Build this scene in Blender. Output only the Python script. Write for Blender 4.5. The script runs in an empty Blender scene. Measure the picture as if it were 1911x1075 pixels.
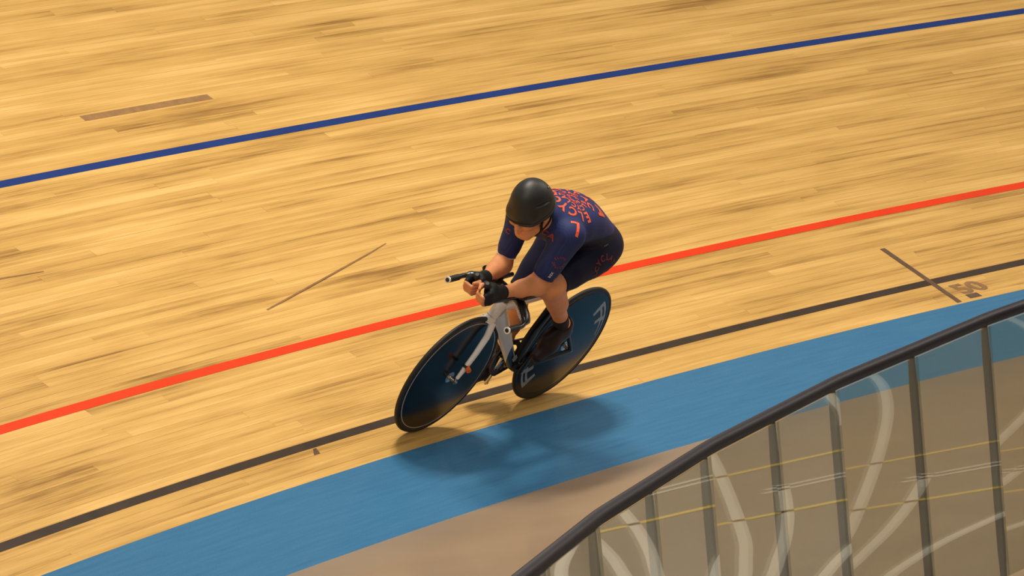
import bpy, bmesh, math, random
import numpy as np
from mathutils import Vector, Matrix
from mathutils.bvhtree import BVHTree

random.seed(7); RNG = np.random.default_rng(7)
scene = bpy.context.scene
COL = scene.collection
PI = math.pi

# ------------------------------------------------------------------ camera
ZS = 0.24                                   # everything is measured from the flat floor, z = 0
CAM = Vector((10.2603, 18.0230, 3.1330 + ZS))
az, el, roll = 0.94579, 0.112433, -0.089795
tow = Vector((-math.cos(el)*math.cos(az), math.cos(el)*math.sin(az), math.sin(el)))
fwd = -tow
rgt = fwd.cross(Vector((0, 0, 1))).normalized()
upv = rgt.cross(fwd)
r2 = math.cos(roll)*rgt + math.sin(roll)*upv
u2 = -math.sin(roll)*rgt + math.cos(roll)*upv
cd = bpy.data.cameras.new('camera'); cam = bpy.data.objects.new('camera', cd); COL.objects.link(cam)
cam.matrix_world = Matrix(((r2.x, u2.x, -fwd.x, CAM.x), (r2.y, u2.y, -fwd.y, CAM.y), (r2.z, u2.z, -fwd.z, CAM.z), (0, 0, 0, 1)))
cd.sensor_width = 36.0; cd.lens = 8711.6*36/1911; cd.clip_end = 300
scene.camera = cam

# ------------------------------------------------------------------ world, lamps, exposure
w = bpy.data.worlds.new('hall'); scene.world = w; w.use_nodes = True
bg = w.node_tree.nodes['Background']
bg.inputs[0].default_value = (0.62, 0.60, 0.62, 1); bg.inputs[1].default_value = 0.11
scene.view_settings.view_transform = 'Standard'; scene.view_settings.look = 'None'
scene.view_settings.exposure = 0.37; scene.view_settings.gamma = 1.0
scene.view_settings.use_curve_mapping = False

def lamp(x, y, z, size, power, col, rz=0):
    d = bpy.data.lights.new('hall_lamp', 'AREA'); d.shape = 'RECTANGLE'; d.size = size[0]; d.size_y = size[1]
    d.energy = power; d.color = col
    o = bpy.data.objects.new('hall_lamp', d); COL.objects.link(o)
    o.location = (x, y, z); o.rotation_euler = (0, 0, rz)
for a in range(-60, 66, 7):                 # rows of lamps that follow the bend, one above the spectators' side and one inside
    t = math.radians(a); lamp(34.5*math.cos(t), 34.5*math.sin(t), 11.0, (0.6, 1.5), 36, (1.0, 0.92, 0.77), t)
for a in range(-60, 66, 9):
    t = math.radians(a); lamp(19.5*math.cos(t), 19.5*math.sin(t), 10.6, (0.6, 1.5), 66, (1.0, 0.92, 0.78), t)
for a in (-36, 1.5, 39):                      # lamps added low over the banking for a pool of light, 14 m apart
    t = math.radians(a)
    for k in (-2.2, 2.2): lamp(22.5*math.cos(t+math.radians(k)), 22.5*math.sin(t+math.radians(k)), 8.7, (0.6, 1.4), 200, (1.0, 0.92, 0.77), t)
for i in range(3):                          # lamps above the middle of the hall
    for j in range(3): lamp(2 + 5*i, -8 + 10*j, 11, (0.8, 2.0), 80, (1.0, 0.93, 0.82))

# ------------------------------------------------------------------ helpers
MAT = {}
class NT:
    def __init__(s, name):
        m = bpy.data.materials.new(name); m.use_nodes = True; s.m = m; s.t = m.node_tree; s.n = s.t.nodes; s.b = s.n['Principled BSDF']
        s.out = s.n['Material Output']; MAT[name] = m
    def new(s, typ, **k):
        q = s.n.new(typ)
        for a, v in k.items(): setattr(q, a, v)
        return q
    def link(s, a, b): s.t.links.new(a, b)
def mat(name, col, rough=0.5, metal=0.0, coat=0.0, coat_rough=0.1, spec=0.5, var=0.0, scale=8.0, stretch=(1, 1, 1), bump=0.0, coord='Object', bscale=None, sheen=0.0):
    t = NT(name); b = t.b
    b.inputs['Base Color'].default_value = (*col, 1); b.inputs['Roughness'].default_value = rough; b.inputs['Metallic'].default_value = metal
    b.inputs['Coat Weight'].default_value = coat; b.inputs['Coat Roughness'].default_value = coat_rough; b.inputs['Specular IOR Level'].default_value = spec
    b.inputs['Sheen Weight'].default_value = sheen
    if var or bump:
        tc = t.new('ShaderNodeTexCoord'); mp = t.new('ShaderNodeMapping'); mp.inputs['Scale'].default_value = stretch
        t.link(tc.outputs[coord], mp.inputs[0])
        nz = t.new('ShaderNodeTexNoise'); nz.inputs['Scale'].default_value = scale; nz.inputs['Detail'].default_value = 5
        t.link(mp.outputs[0], nz.inputs['Vector'])
        if var:
            r = t.new('ShaderNodeMapRange'); r.inputs[1].default_value = 0.25; r.inputs[2].default_value = 0.75
            r.inputs[3].default_value = 1-var; r.inputs[4].default_value = 1+var
            t.link(nz.outputs[0], r.inputs[0])
            mx = t.new('ShaderNodeVectorMath', operation='SCALE'); mx.inputs[0].default_value = col
            t.link(r.outputs[0], mx.inputs['Scale']); t.link(mx.outputs[0], b.inputs['Base Color'])
        if bump:
            n2 = t.new('ShaderNodeTexNoise'); n2.inputs['Scale'].default_value = bscale or scale*4; t.link(mp.outputs[0], n2.inputs['Vector'])
            bp = t.new('ShaderNodeBump'); bp.inputs['Strength'].default_value = bump; bp.inputs['Distance'].default_value = 0.002
            t.link(n2.outputs[0], bp.inputs['Height']); t.link(bp.outputs[0], b.inputs['Normal'])
    return t.m

def mesh_obj(name, verts, faces, material=None, parent=None, smooth=False, uvs=None, mats=None, fm=None, kind=None):
    me = bpy.data.meshes.new(name); me.from_pydata([tuple(v) for v in verts], [], faces)
    o = bpy.data.objects.new(name, me); COL.objects.link(o)
    for m in (mats or [material]):
        if m: me.materials.append(MAT[m] if isinstance(m, str) else m)
    if fm is not None: me.polygons.foreach_set('material_index', fm)
    if smooth: me.polygons.foreach_set('use_smooth', [True]*len(me.polygons))
    if uvs is not None:
        ul = me.uv_layers.new(name='UVMap'); vi = np.empty(len(me.loops), np.int32); me.loops.foreach_get('vertex_index', vi)
        ul.data.foreach_set('uv', np.asarray(uvs, np.float32)[vi].ravel())
    if parent: o.parent = parent
    if kind: o['kind'] = kind
    me.update()
    return o
def empty(name, mw=None):
    o = bpy.data.objects.new(name, None); COL.objects.link(o); o.empty_display_size = 0.2
    if mw is not None: o.matrix_world = mw
    return o
def tag(o, label, cat=None, group=None, kind=None):
    o['label'] = label
    if cat: o['category'] = cat
    if group: o['group'] = group
    if kind: o['kind'] = kind
    return o

class MB:
    """collects tubes, lofts and boxes in one mesh"""
    def __init__(s): s.v = []; s.f = []; s.m = []
    def add(s, vs, fs, mi=0):
        o = len(s.v); s.v += [tuple(x) for x in vs]; s.f += [tuple(o+i for i in f) for f in fs]; s.m += [mi]*len(fs); return s
    def loft(s, secs, cap=True, mi=0, closed=False):
        n = len(secs[0]); vs = [p for q in secs for p in q]; fs = []
        k = len(secs)
        for i in range(k if closed else k-1):
            j = (i+1) % k
            for a in range(n):
                b = (a+1) % n; fs.append((i*n+a, i*n+b, j*n+b, j*n+a))
        if cap and not closed:
            fs.append(tuple(range(n-1, -1, -1))); fs.append(tuple((k-1)*n+a for a in range(n)))
        return s.add(vs, fs, mi)
    def tube(s, path, r, n=12, cap=True, mi=0, side=None, asp=1.0, power=1.0):
        """path of points; r one radius or list; asp stretches the section along 'side'"""
        P = [Vector(p) for p in path]; R = r if isinstance(r, (list, tuple)) else [r]*len(P)
        A = asp if isinstance(asp, (list, tuple)) else [asp]*len(P)
        secs = []; ref = Vector(side) if side else None
        for i, p in enumerate(P):
            t = (P[min(i+1, len(P)-1)]-P[max(i-1, 0)]).normalized()
            if ref is None: ref = Vector((0, 0, 1)) if abs(t.z) < .9 else Vector((0, 1, 0))
            u = (ref-t*ref.dot(t)).normalized(); v = t.cross(u)
            if not side: ref = u
            secs.append([p + u*math.cos(2*PI*a/n)*R[i]*A[i] + v*math.sin(2*PI*a/n)*R[i] for a in range(n)])
        return s.loft(secs, cap, mi)
    def lathe(s, c, axis, prof, n=48, mi=0, ref=(1, 0, 0), closed=True):
        """prof: (along axis, radius) pairs"""
        c = Vector(c); ax = Vector(axis).normalized(); u = Vector(ref); u = (u-ax*u.dot(ax)).normalized(); v = ax.cross(u)
        secs = [[c+ax*h+(u*math.cos(2*PI*a/n)+v*math.sin(2*PI*a/n))*r for h, r in prof] for a in range(n)]
        k = len(prof); vs = [p for q in secs for p in q]; fs = []
        for a in range(n):
            b = (a+1) % n
            for i in range(k-1): fs.append((a*k+i, b*k+i, b*k+i+1, a*k+i+1))
            if closed: fs.append((a*k+k-1, b*k+k-1, b*k, a*k))
        return s.add(vs, fs, mi)
    def box(s, c, sx, sy, sz, X=(1, 0, 0), Y=(0, 1, 0), Z=(0, 0, 1), mi=0, ch=0.0):
        c = Vector(c); X, Y, Z = Vector(X)*sx/2, Vector(Y)*sy/2, Vector(Z)*sz/2
        if not ch:
            vs = [c+X*a+Y*b+Z*d for d in (-1, 1) for a, b in ((-1, -1), (1, -1), (1, 1), (-1, 1))]
            return s.add(vs, [(3, 2, 1, 0), (4, 5, 6, 7), (0, 1, 5, 4), (1, 2, 6, 5), (2, 3, 7, 6), (3, 0, 4, 7)], mi)
        secs = []
        for d, k in ((-1, 1-ch), (-1+ch, 1), (1-ch, 1), (1, 1-ch)):
            e = 1-ch
            secs.append([c+Z*d+(X*a+Y*b)*k for a, b in ((-e, -1), (e, -1), (1, -e), (1, e), (e, 1), (-e, 1), (-1, e), (-1, -e))])
        return s.loft(secs, True, mi)
    def build(s, name, material=None, parent=None, smooth=True, mats=None, kind=None, angle=40):
        o = mesh_obj(name, s.v, s.f, material, parent, False, None, mats, s.m if mats else None, kind)
        bm = bmesh.new(); bm.from_mesh(o.data); bmesh.ops.recalc_face_normals(bm, faces=bm.faces)
        if smooth:
            for f in bm.faces: f.smooth = True
            for e in bm.edges:
                if len(e.link_faces) == 2 and e.calc_face_angle(0) > math.radians(angle): e.smooth = False
        bm.to_mesh(o.data); bm.free()
        return o

# ------------------------------------------------------------------ materials
def wood_mat():
    t = NT('track_wood'); b = t.b
    uv = t.new('ShaderNodeUVMap'); oi = t.new('ShaderNodeObjectInfo')
    sep = t.new('ShaderNodeSeparateXYZ'); t.link(uv.outputs[0], sep.inputs[0])
    def noise(su, sv, off, det=4, scale=1.0):
        mu = t.new('ShaderNodeMath', operation='MULTIPLY'); mu.inputs[1].default_value = su; t.link(sep.outputs[0], mu.inputs[0])
        mv = t.new('ShaderNodeMath', operation='MULTIPLY'); mv.inputs[1].default_value = sv; t.link(sep.outputs[1], mv.inputs[0])
        mr = t.new('ShaderNodeMath', operation='MULTIPLY'); mr.inputs[1].default_value = off; t.link(oi.outputs['Random'], mr.inputs[0])
        cb = t.new('ShaderNodeCombineXYZ')
        for i, q in enumerate((mu, mv, mr)): t.link(q.outputs[0], cb.inputs[i])
        nz = t.new('ShaderNodeTexNoise'); nz.inputs['Scale'].default_value = scale; nz.inputs['Detail'].default_value = det; nz.inputs['Roughness'].default_value = .6
        t.link(cb.outputs[0], nz.inputs['Vector']); return nz
    big = noise(0.75, 7.0, 0.0, 4)              # broad tone drifting over many boards
    mid = noise(0.55, 24.0, 9.0, 4)             # tone within one board
    fine = noise(1.6, 150.0, 20.0, 3)           # grain
    def lin(node, a, c):
        m = t.new('ShaderNodeMath', operation='MULTIPLY_ADD'); m.inputs[1].default_value = a; m.inputs[2].default_value = c; t.link(node, m.inputs[0]); return m.outputs[0]
    def add(a, c):
        m = t.new('ShaderNodeMath', operation='ADD'); t.link(a, m.inputs[0]); t.link(c, m.inputs[1]); return m.outputs[0]
    v = add(add(lin(big.outputs[0], 1.20, -.60), lin(mid.outputs[0], 1.15, -.575)), add(lin(fine.outputs[0], .55, -.275), lin(oi.outputs['Random'], .22, .45)))
    rp = t.new('ShaderNodeValToRGB'); e = rp.color_ramp.elements
    e[0].position = 0.13; e[0].color = (0.300, 0.149, 0.034, 1)
    e[1].position = 0.95; e[1].color = (0.820, 0.507, 0.171, 1)
    q = e.new(0.42); q.color = (0.590, 0.337, 0.091, 1)
    q = e.new(0.65); q.color = (0.690, 0.409, 0.120, 1)
    t.link(v, rp.inputs[0]); t.link(rp.outputs[0], b.inputs['Base Color'])
    b.inputs['Roughness'].default_value = .55; b.inputs['Specular IOR Level'].default_value = .22
    bp = t.new('ShaderNodeBump'); bp.inputs['Strength'].default_value = .18; bp.inputs['Distance'].default_value = .0015
    t.link(mid.outputs[0], bp.inputs['Height']); t.link(bp.outputs[0], b.inputs['Normal'])
wood_mat()
mat('joint', (.25, .14, .05), .8)
mat('paint_black', (.050, .032, .022), .55, spec=.2, var=.25, scale=6)
mat('paint_red', (.80, .046, .005), .55, spec=.2, var=.06, scale=5)
mat('paint_blue', (.010, .036, .19), .55, spec=.2, var=.12, scale=5)
mat('mark_brown', (.12, .060, .028), .6, var=.3, scale=25)
mat('mark_faded', (.27, .135, .045), .6, var=.25, scale=30)
mat('dark_board', (.34, .18, .062), .5, coat=.2, var=.2, scale=20, stretch=(1, 1, 1))
def band_mat():
    t = NT('band_blue'); b = t.b
    uv = t.new('ShaderNodeUVMap'); mp = t.new('ShaderNodeMapping'); mp.inputs['Scale'].default_value = (1.2, 22, 1); t.link(uv.outputs[0], mp.inputs[0])
    n = t.new('ShaderNodeTexNoise'); n.inputs['Scale'].default_value = 2.2; n.inputs['Detail'].default_value = 6; t.link(mp.outputs[0], n.inputs['Vector'])
    n2 = t.new('ShaderNodeTexNoise'); n2.inputs['Scale'].default_value = 260; n2.inputs['Detail'].default_value = 2; t.link(uv.outputs[0], n2.inputs['Vector'])
    r = t.new('ShaderNodeValToRGB'); e = r.color_ramp.elements
    e[0].position = .24; e[0].color = (.040, .135, .26, 1); e[1].position = .34; e[1].color = (.048, .168, .325, 1)
    q = e.new(.7); q.color = (.058, .190, .352, 1)
    t.link(n.outputs[0], r.inputs[0])
    m = t.new('ShaderNodeMapRange'); m.inputs[1].default_value = .3; m.inputs[2].default_value = .7; m.inputs[3].default_value = .82; m.inputs[4].default_value = 1.18; t.link(n2.outputs[0], m.inputs[0])
    s = t.new('ShaderNodeVectorMath', operation='SCALE'); t.link(r.outputs[0], s.inputs[0]); t.link(m.outputs[0], s.inputs['Scale'])
    t.link(s.outputs[0], b.inputs['Base Color']); b.inputs['Roughness'].default_value = .36; b.inputs['Specular IOR Level'].default_value = .045
band_mat()
mat('apron', (.300, .205, .128), .5, var=.10, scale=1.6, coat=.1, bump=.15, bscale=120)
mat('infield', (.150, .138, .112), .45, var=.08, scale=.8, coat=.1)
mat('court_white', (.74, .70, .62), .5); mat('court_yellow', (.80, .58, .05), .5)
mat('rail_dark', (.013, .009, .017), .5, spec=.25, var=.15, scale=6)
mat('post_grey', (.21, .165, .115), .6, spec=.2)
mat('white_paint', (.88, .86, .83), .22, coat=.6, coat_rough=.06)
mat('black_paint', (.010, .010, .011), .28, coat=.5)
mat('black_frame', (.008, .008, .009), .4, spec=.3)
mat('black_matte', (.012, .012, .013), .55)
mat('carbon', (.003, .004, .007), .19, coat=.0, spec=.28)
mat('rubber', (.012, .010, .009), .6)
mat('stripe_grey', (.42, .40, .38), .4)
mat('decal_grey', (.34, .36, .35), .35)
mat('silver', (.62, .60, .57), .22, metal=1.0)
mat('dark_metal', (.05, .05, .052), .3, metal=.9)
mat('chip_orange', (.85, .16, .015), .4)
mat('skin', (.73, .300, .130), .48, var=.10, scale=14, spec=.4)
MAT['skin'].node_tree.nodes['Principled BSDF'].inputs['Subsurface Weight'].default_value = .12
MAT['skin'].node_tree.nodes['Principled BSDF'].inputs['Subsurface Radius'].default_value = (.012, .004, .002)
mat('glove', (.010, .010, .011), .62, spec=.25, bump=.3, scale=90, bscale=500)
mat('sock', (.012, .008, .010), .8)
mat('shoe', (.013, .0040, .0075), .45, spec=.3, var=.2, scale=20)
mat('helmet', (.011, .0105, .010), .48, coat=.0, spec=.55, bump=.05, scale=60, bscale=400)
mat('strap', (.008, .008, .008), .7, spec=.25)
mat('print_orange', (.86, .10, .025), .6)
mat('print_dim', (.27, .024, .035), .6)
mat('print_dark', (.15, .018, .030), .6)
mat('mark_grey', (.22, .22, .26), .6)
mat('print_white', (.62, .62, .66), .6)
mat('hair', (.035, .018, .010), .6)
mat('eye_white', (.7, .66, .62), .25); mat('eye_dark', (.03, .018, .012), .15); mat('lip', (.42, .14, .10), .45)

# ------------------------------------------------------------------ the track
R0, BETA = 23.2637, 0.548337
CB, SB = math.cos(BETA), math.sin(BETA)
def T(s, deg, off=0.0):
    """point on the banking: s metres up the slope from the blue band, at angle deg round the bend"""
    a = math.radians(deg); rr = R0+s*CB-off*SB
    return Vector((rr*math.cos(a), rr*math.sin(a), ZS+s*SB+off*CB))
def seg_angles(a0, a1):
    k = [a0]+[a for a in range(math.floor(a0)-1, math.ceil(a1)+2) if a0+.02 < a < a1-.02]+[a1]
    return k
def ribbon(s0, s1, a0, a1, off, depth, uvrow=None):
    """curved board or painted strip following the bend; top at off, sides down to off-depth"""
    A = seg_angles(a0, a1); vs = []; uv = []; fs = []
    for a in A:
        L = math.radians(a)*(R0+.5*(s0+s1)*CB)
        for s, d in ((s0, off-depth), (s0, off), (s1, off), (s1, off-depth)):
            vs.append(T(s, a, d)); uv.append((L, s))
    n = len(A)
    for i in range(n-1):
        b = 4*i
        for j in range(3): fs.append((b+j, b+j+1, b+5+j, b+4+j))
    fs.append((3, 2, 1, 0)); e = 4*(n-1); fs.append((e, e+1, e+2, e+3))
    return vs, fs, uv

track = empty('floor_track', Matrix.Translation((R0, 0, ZS)))
tag(track, 'banked wooden cycling track of long narrow pine boards', kind='structure')
def on_track(o): o.parent = track; o.matrix_parent_inverse = Matrix.Translation((-R0, 0, -ZS)); return o
# dark bed below the boards
on_track(mesh_obj('board_bed', *ribbon(0, 7.0, -45, 40, -.007, .03)[:2], 'joint'))
PW, GAP = 0.050, 0.0007
vis_s = [0, .4, .8, 1.2, 1.6, 2.0, 2.4, 2.8, 3.2, 3.6, 4.0, 4.2]
vis_lo = [-11, -12, -13, -14, -14.9, -15.8, -16.6, -16.6, -12.3, -7.8, -3.4, -1.2]
vis_hi = [10.4, 9.4, 8.1, 6.9, 5.7, 4.5, 3.4, 2.4, 1.4, .5, -.4, -.8]
far_v, far_f, far_uv = [], [], []
def far_add(r):
    o = len(far_v); far_v.extend(r[0]); far_f.extend([tuple(o+i for i in f) for f in r[1]]); far_uv.extend(r[2])
count = 0
for k in range(140):
    s0 = k*PW; s1 = s0+PW-GAP
    joints = []
    a = -45+random.random()*8
    while a < 40:
        joints.append(a); a += random.uniform(7.2, 9.4)
    joints = [-45]+[j for j in joints if j > -44]+[40]
    lo = float(np.interp(s0, vis_s, vis_lo)) if s0 < 4.2 else 99
    hi = float(np.interp(s0, vis_s, vis_hi)) if s0 < 4.2 else -99
    for j in range(len(joints)-1):
        r = ribbon(s0, s1, joints[j], joints[j+1]-.0018, RNG.uniform(-.0003, .0003), .006)
        if joints[j] < hi and joints[j+1] > lo and count < 299:
            count += 1
            on_track(mesh_obj('plank', r[0], r[1], 'track_wood', None, uvs=r[2]))
        else: far_add(r)
on_track(mesh_obj('planks_beyond', far_v, far_f, 'track_wood', None, uvs=far_uv, kind='stuff'))
# painted lines
for nm, s0, s1, m, lab in (('black_line', .197, .245, 'paint_black', 'dark brown-black measuring line just above the blue band'),
                      ('red_line', .848, .902, 'paint_red', 'bright red line running along the boards'),
                      ('blue_line', 2.498, 2.552, 'paint_blue', 'deep blue line high up the banking')):
    o = on_track(mesh_obj(nm, *ribbon(s0, s1, -45, 40, .0014, .003)[:2], m)); o['label'] = lab
# transverse mark with its number, and the odd dark board and scratches
def quad_mark(nm, pts, m, off=.0018):
    top = [T(s, a, off) for s, a in pts]; bot = [T(s, a, off-.0025) for s, a in pts]
    n = len(pts); return on_track(mesh_obj(nm, top+bot, [tuple(range(n)), tuple(range(2*n-1, n-1, -1))]+[(i, (i+1) % n, n+(i+1) % n, n+i) for i in range(n)], m))
quad_mark('cross_mark', [(.575, -9.03), (.575, -9.125), (.012, -9.225), (.012, -9.13)], 'mark_brown', .0022)
quad_mark('mark_dash', [(.060, -9.42), (.060, -9.66), (.022, -9.68), (.022, -9.44)], 'mark_brown')
quad_mark('tick_mark', [(.190, 3.67), (.190, 3.61), (.150, 3.66), (.150, 3.78)], 'mark_brown')
quad_mark('scratch', [(1.176, 1.50), (1.186, 1.50), (1.42, -1.1), (1.467, -1.56), (1.461, -1.56), (1.41, -1.1)], 'mark_faded')
quad_mark('scratch', [(1.838, 4.55), (1.848, 4.55), (1.826, 3.8), (1.820, 3.8)], 'mark_faded')
on_track(mesh_obj('dark_plank', *ribbon(2.9, 2.9487, -2.0, .25, .0008, .004)[:2], 'dark_board'))

def text_mesh(txt, size, extrude=0.0):
    cu = bpy.data.curves.new('tmp_text', 'FONT'); cu.body = txt; cu.size = size; cu.align_x = 'CENTER'; cu.align_y = 'CENTER'; cu.resolution_u = 3; cu.offset = size*.035
    ob = bpy.data.objects.new('tmp_text', cu); COL.objects.link(ob)
    bpy.context.view_layer.update()
    me = bpy.data.meshes.new_from_object(ob.evaluated_get(bpy.context.evaluated_depsgraph_get()))
    bm = bmesh.new(); bm.from_mesh(me); bmesh.ops.remove_doubles(bm, verts=bm.verts, dist=1e-6); bmesh.ops.triangulate(bm, faces=bm.faces)
    for _ in range(2):
        es = [e for e in bm.edges if e.calc_length() > size*.22]
        if es: bmesh.ops.subdivide_edges(bm, edges=es, cuts=1); bmesh.ops.triangulate(bm, faces=bm.faces)
    V = [v.co.copy() for v in bm.verts]; bm.verts.index_update(); Fc = [tuple(v.index for v in f.verts) for f in bm.faces]
    bm.free(); bpy.data.objects.remove(ob); bpy.data.curves.remove(cu); bpy.data.meshes.remove(me)
    return V, Fc
V, Fc = text_mesh('50', .135)
on_track(mesh_obj('track_number', [T(.108+v.y*.95, -9.66-math.degrees((v.x*1.75-v.y*.5)/R0), .0016) for v in V], Fc, 'mark_faded'))

# blue band, slightly flatter than the boards, down to the floor
def edge_r(deg): return 22.775+.0075*deg
A = list(range(-45, 41)); vs, uv, fs = [], [], []
for a in A:
    t = math.radians(a)
    for q in range(5):
        f = q/4; rr = R0*(1-f)+edge_r(a)*f; zz = ZS*(1-f)
        vs.append((rr*math.cos(t), rr*math.sin(t), zz)); uv.append((t*23, f*.54))
for i in range(len(A)-1):
    for q in range(4): b = i*5+q; fs.append((b, b+5, b+6, b+1))
# solid underside so the band is a wedge
o_ = len(vs)
for a in A:
    t = math.radians(a)
    vs.append((R0*math.cos(t), R0*math.sin(t), -.02)); uv.append((t*23, 0)); rr = edge_r(a); vs.append((rr*math.cos(t), rr*math.sin(t), -.02)); uv.append((t*23, .54))
for i in range(len(A)-1):
    fs.append((o_+2*i, o_+2*i+2, o_+2*i+3, o_+2*i+1)); fs.append((5*i+4, 5*i+9, o_+2*i+3, o_+2*i+1)); fs.append((5*i, 5*i+5, o_+2*i+2, o_+2*i))
band = mesh_obj('floor_band', vs, fs, 'band_blue', uvs=uv, smooth=False)
tag(band, 'sky blue painted band along the foot of the banking', kind='structure')

def ring(r0, r1, z, a0=-45, a1=40, st=1):
    vs, fs = [], []; A = list(range(a0, a1+1, st))
    for a in A:
        t = math.radians(a)
        for r in (r0(a) if callable(r0) else r0, r1(a) if callable(r1) else r1): vs.append((r*math.cos(t), r*math.sin(t), z))
    for i in range(len(A)-1): fs.append((2*i, 2*i+1, 2*i+3, 2*i+2))
    return vs, fs
tag(mesh_obj('floor', *ring(19.42, lambda a: edge_r(a)+.01, 0.0), 'apron'), 'beige flat floor between the blue band and the glass fence', kind='structure')
vs, fs = ring(0.5, 19.42, 0.0, -60, 70); fs.append(tuple(2*i for i in range(131)))
infield = tag(mesh_obj('floor_infield', vs, fs, 'infield'), 'grey sports floor with white and yellow court lines', kind='structure')
def court(nm, pts, wd, m):
    P = [Vector((*p, 0)) for p in pts]; vs = []
    for i, p in enumerate(P):
        t = (P[min(i+1, len(P)-1)]-P[max(i-1, 0)]).normalized(); n = Vector((-t.y, t.x, 0))*wd/2
        vs += [p+n+Vector((0, 0, .002)), p-n+Vector((0, 0, .002))]
    mesh_obj(nm, vs, [(2*i, 2*i+1, 2*i+3, 2*i+2) for i in range(len(P)-1)], m, infield)
def curve_pts(P, n=8):
    P = [Vector(p) for p in P]; out = []
    for i in range(len(P)-1):
        p0, p1, p2, p3 = P[max(i-1, 0)], P[i], P[i+1], P[min(i+2, len(P)-1)]
        for k in range(n):
            t = k/n; out.append(.5*((2*p1)+(p2-p0)*t+(2*p0-5*p1+4*p2-p3)*t*t+(3*p1-p0-3*p2+p3)*t**3))
    return out+[P[-1]]
for P in ([(14.9, -7.6, 0), (16.67, -5.19, 0), (17.15, -4.2, 0), (17.5, -3.5, 0), (17.78, -2.48, 0), (18.04, -1.13, 0), (18.30, .475, 0), (18.42, 1.4, 0), (18.45, 2.4, 0), (18.2, 4.4, 0)],
          [(18.15, -4.6, 0), (18.43, -3.13, 0), (18.54, -2.54, 0), (18.58, -2.1, 0)],
          [(18.42, -.4, 0), (18.48, .12, 0), (18.53, .65, 0), (18.565, 1.4, 0), (18.55, 2.4, 0), (18.3, 4.4, 0)],
          [(19.10, .3, 0), (18.97, .85, 0), (18.86, 1.35, 0), (18.80, 1.9, 0), (18.75, 2.6, 0), (18.5, 4.4, 0)]):
    court('court_line', [p[:2] for p in curve_pts(P)], .058, 'court_white')
court('court_line', [(17.9, .85), (19.2, -.25)], .045, 'court_yellow')
court('court_line', [(17.8, -.4), (19.0, -1.72)], .040, 'court_yellow')
court('court_line', [(18.35, -.18), (19.1, -.93)], .028, 'court_white')
court('court_line', [(18.35, -.28), (19.1, -1.05)], .028, 'court_white')

# ------------------------------------------------------------------ glass fence on the inside of the floor
def glass_mat():
    t = NT('fence_glass'); t.n.remove(t.b)
    tr = t.new('ShaderNodeBsdfTransparent'); tr.inputs[0].default_value = (.775, .785, .725, 1)
    gl = t.new('ShaderNodeBsdfGlossy'); gl.inputs['Roughness'].default_value = .012; gl.inputs[0].default_value = (1, 1, 1, 1)
    lw = t.new('ShaderNodeLayerWeight'); lw.inputs[0].default_value = .5          # 1 - |cos|, for Schlick's Fresnel
    pw = t.new('ShaderNodeMath', operation='POWER'); pw.inputs[1].default_value = 5; t.link(lw.outputs['Facing'], pw.inputs[0])
    fr = t.new('ShaderNodeMath', operation='MULTIPLY_ADD'); fr.inputs[1].default_value = .95; fr.inputs[2].default_value = .05; t.link(pw.outputs[0], fr.inputs[0])
    mx = t.new('ShaderNodeMixShader'); t.link(fr.outputs[0], mx.inputs[0]); t.link(tr.outputs[0], mx.inputs[1]); t.link(gl.outputs[0], mx.inputs[2]); t.link(mx.outputs[0], t.out.inputs[0])
glass_mat()
RF = 19.465; RH = 1.05
posts = [27.0, 25.1, 23.2, 21.3, 19.36, 17.5, 15.56, 13.46, 11.45, 9.13, 6.82, 4.7, 2.6, .5, -1.6]
corner = posts[0::2]
def pol(r, deg, z): t = math.radians(deg); return Vector((r*math.cos(t), r*math.sin(t), z))
def on_chord(deg, z, off=0.0):
    for i in range(len(corner)-1):
        if corner[i+1]-1e-6 <= deg <= corner[i]+1e-6:
            a, b = pol(RF, corner[i], z), pol(RF, corner[i+1], z); d = pol(1, deg, 0)
            n = Vector((b.y-a.y, a.x-b.x, 0)).normalized()
            if n.dot(a) < 0: n = -n
            h = n.dot(a)+off; return d*(h/n.dot(d))+Vector((0, 0, z))
fence = empty('glass_fence', Matrix.Translation(pol(RF, 12.5, 0)))
tag(fence, 'curved glass panel fence with thick dark handrail on thin posts', 'fence')
def on_fence(o): o.parent = fence; o.matrix_parent_inverse = fence.matrix_world.inverted(); return o
rp = []
for i, a in enumerate(corner):
    p = pol(RF, a, RH)
    if 0 < i < len(corner)-1:
        pa, pb = pol(RF, corner[i-1], RH), pol(RF, corner[i+1], RH)
        rp += [p.lerp(pa, .06), p.lerp(pa, .02).lerp(p.lerp(pb, .02), .5), p.lerp(pb, .06)]
    else: rp.append(p)
on_fence(MB().tube(rp, .0250, 16).build('handrail', 'rail_dark'))
for i, a in enumerate(posts):
    b = on_chord(a, 0, .022); t = Vector((-math.sin(math.radians(a)), math.cos(math.radians(a)), 0)); n = pol(1, a, 0)
    on_fence(MB().box(b+Vector((0, 0, (RH-.02)/2)), .020, .03, RH-.02, X=t, Y=n, ch=.25).box(b+Vector((0, 0, .006)), .07, .07, .012, X=t, Y=n).build('post', 'post_grey', smooth=False))
    if i < len(posts)-1:
        a0, a1 = posts[i]-.003, posts[i+1]+.003
        q = [on_chord(d, z, o) for o in (-.005, .005) for d, z in ((a0, .03), (a1, .03), (a1, RH-.03), (a0, RH-.03))]
        on_fence(mesh_obj('glass_panel', q, [(0, 1, 2, 3), (7, 6, 5, 4), (0, 4, 5, 1), (1, 5, 6, 2), (2, 6, 7, 3), (3, 7, 4, 0)], 'fence_glass'))

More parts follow.
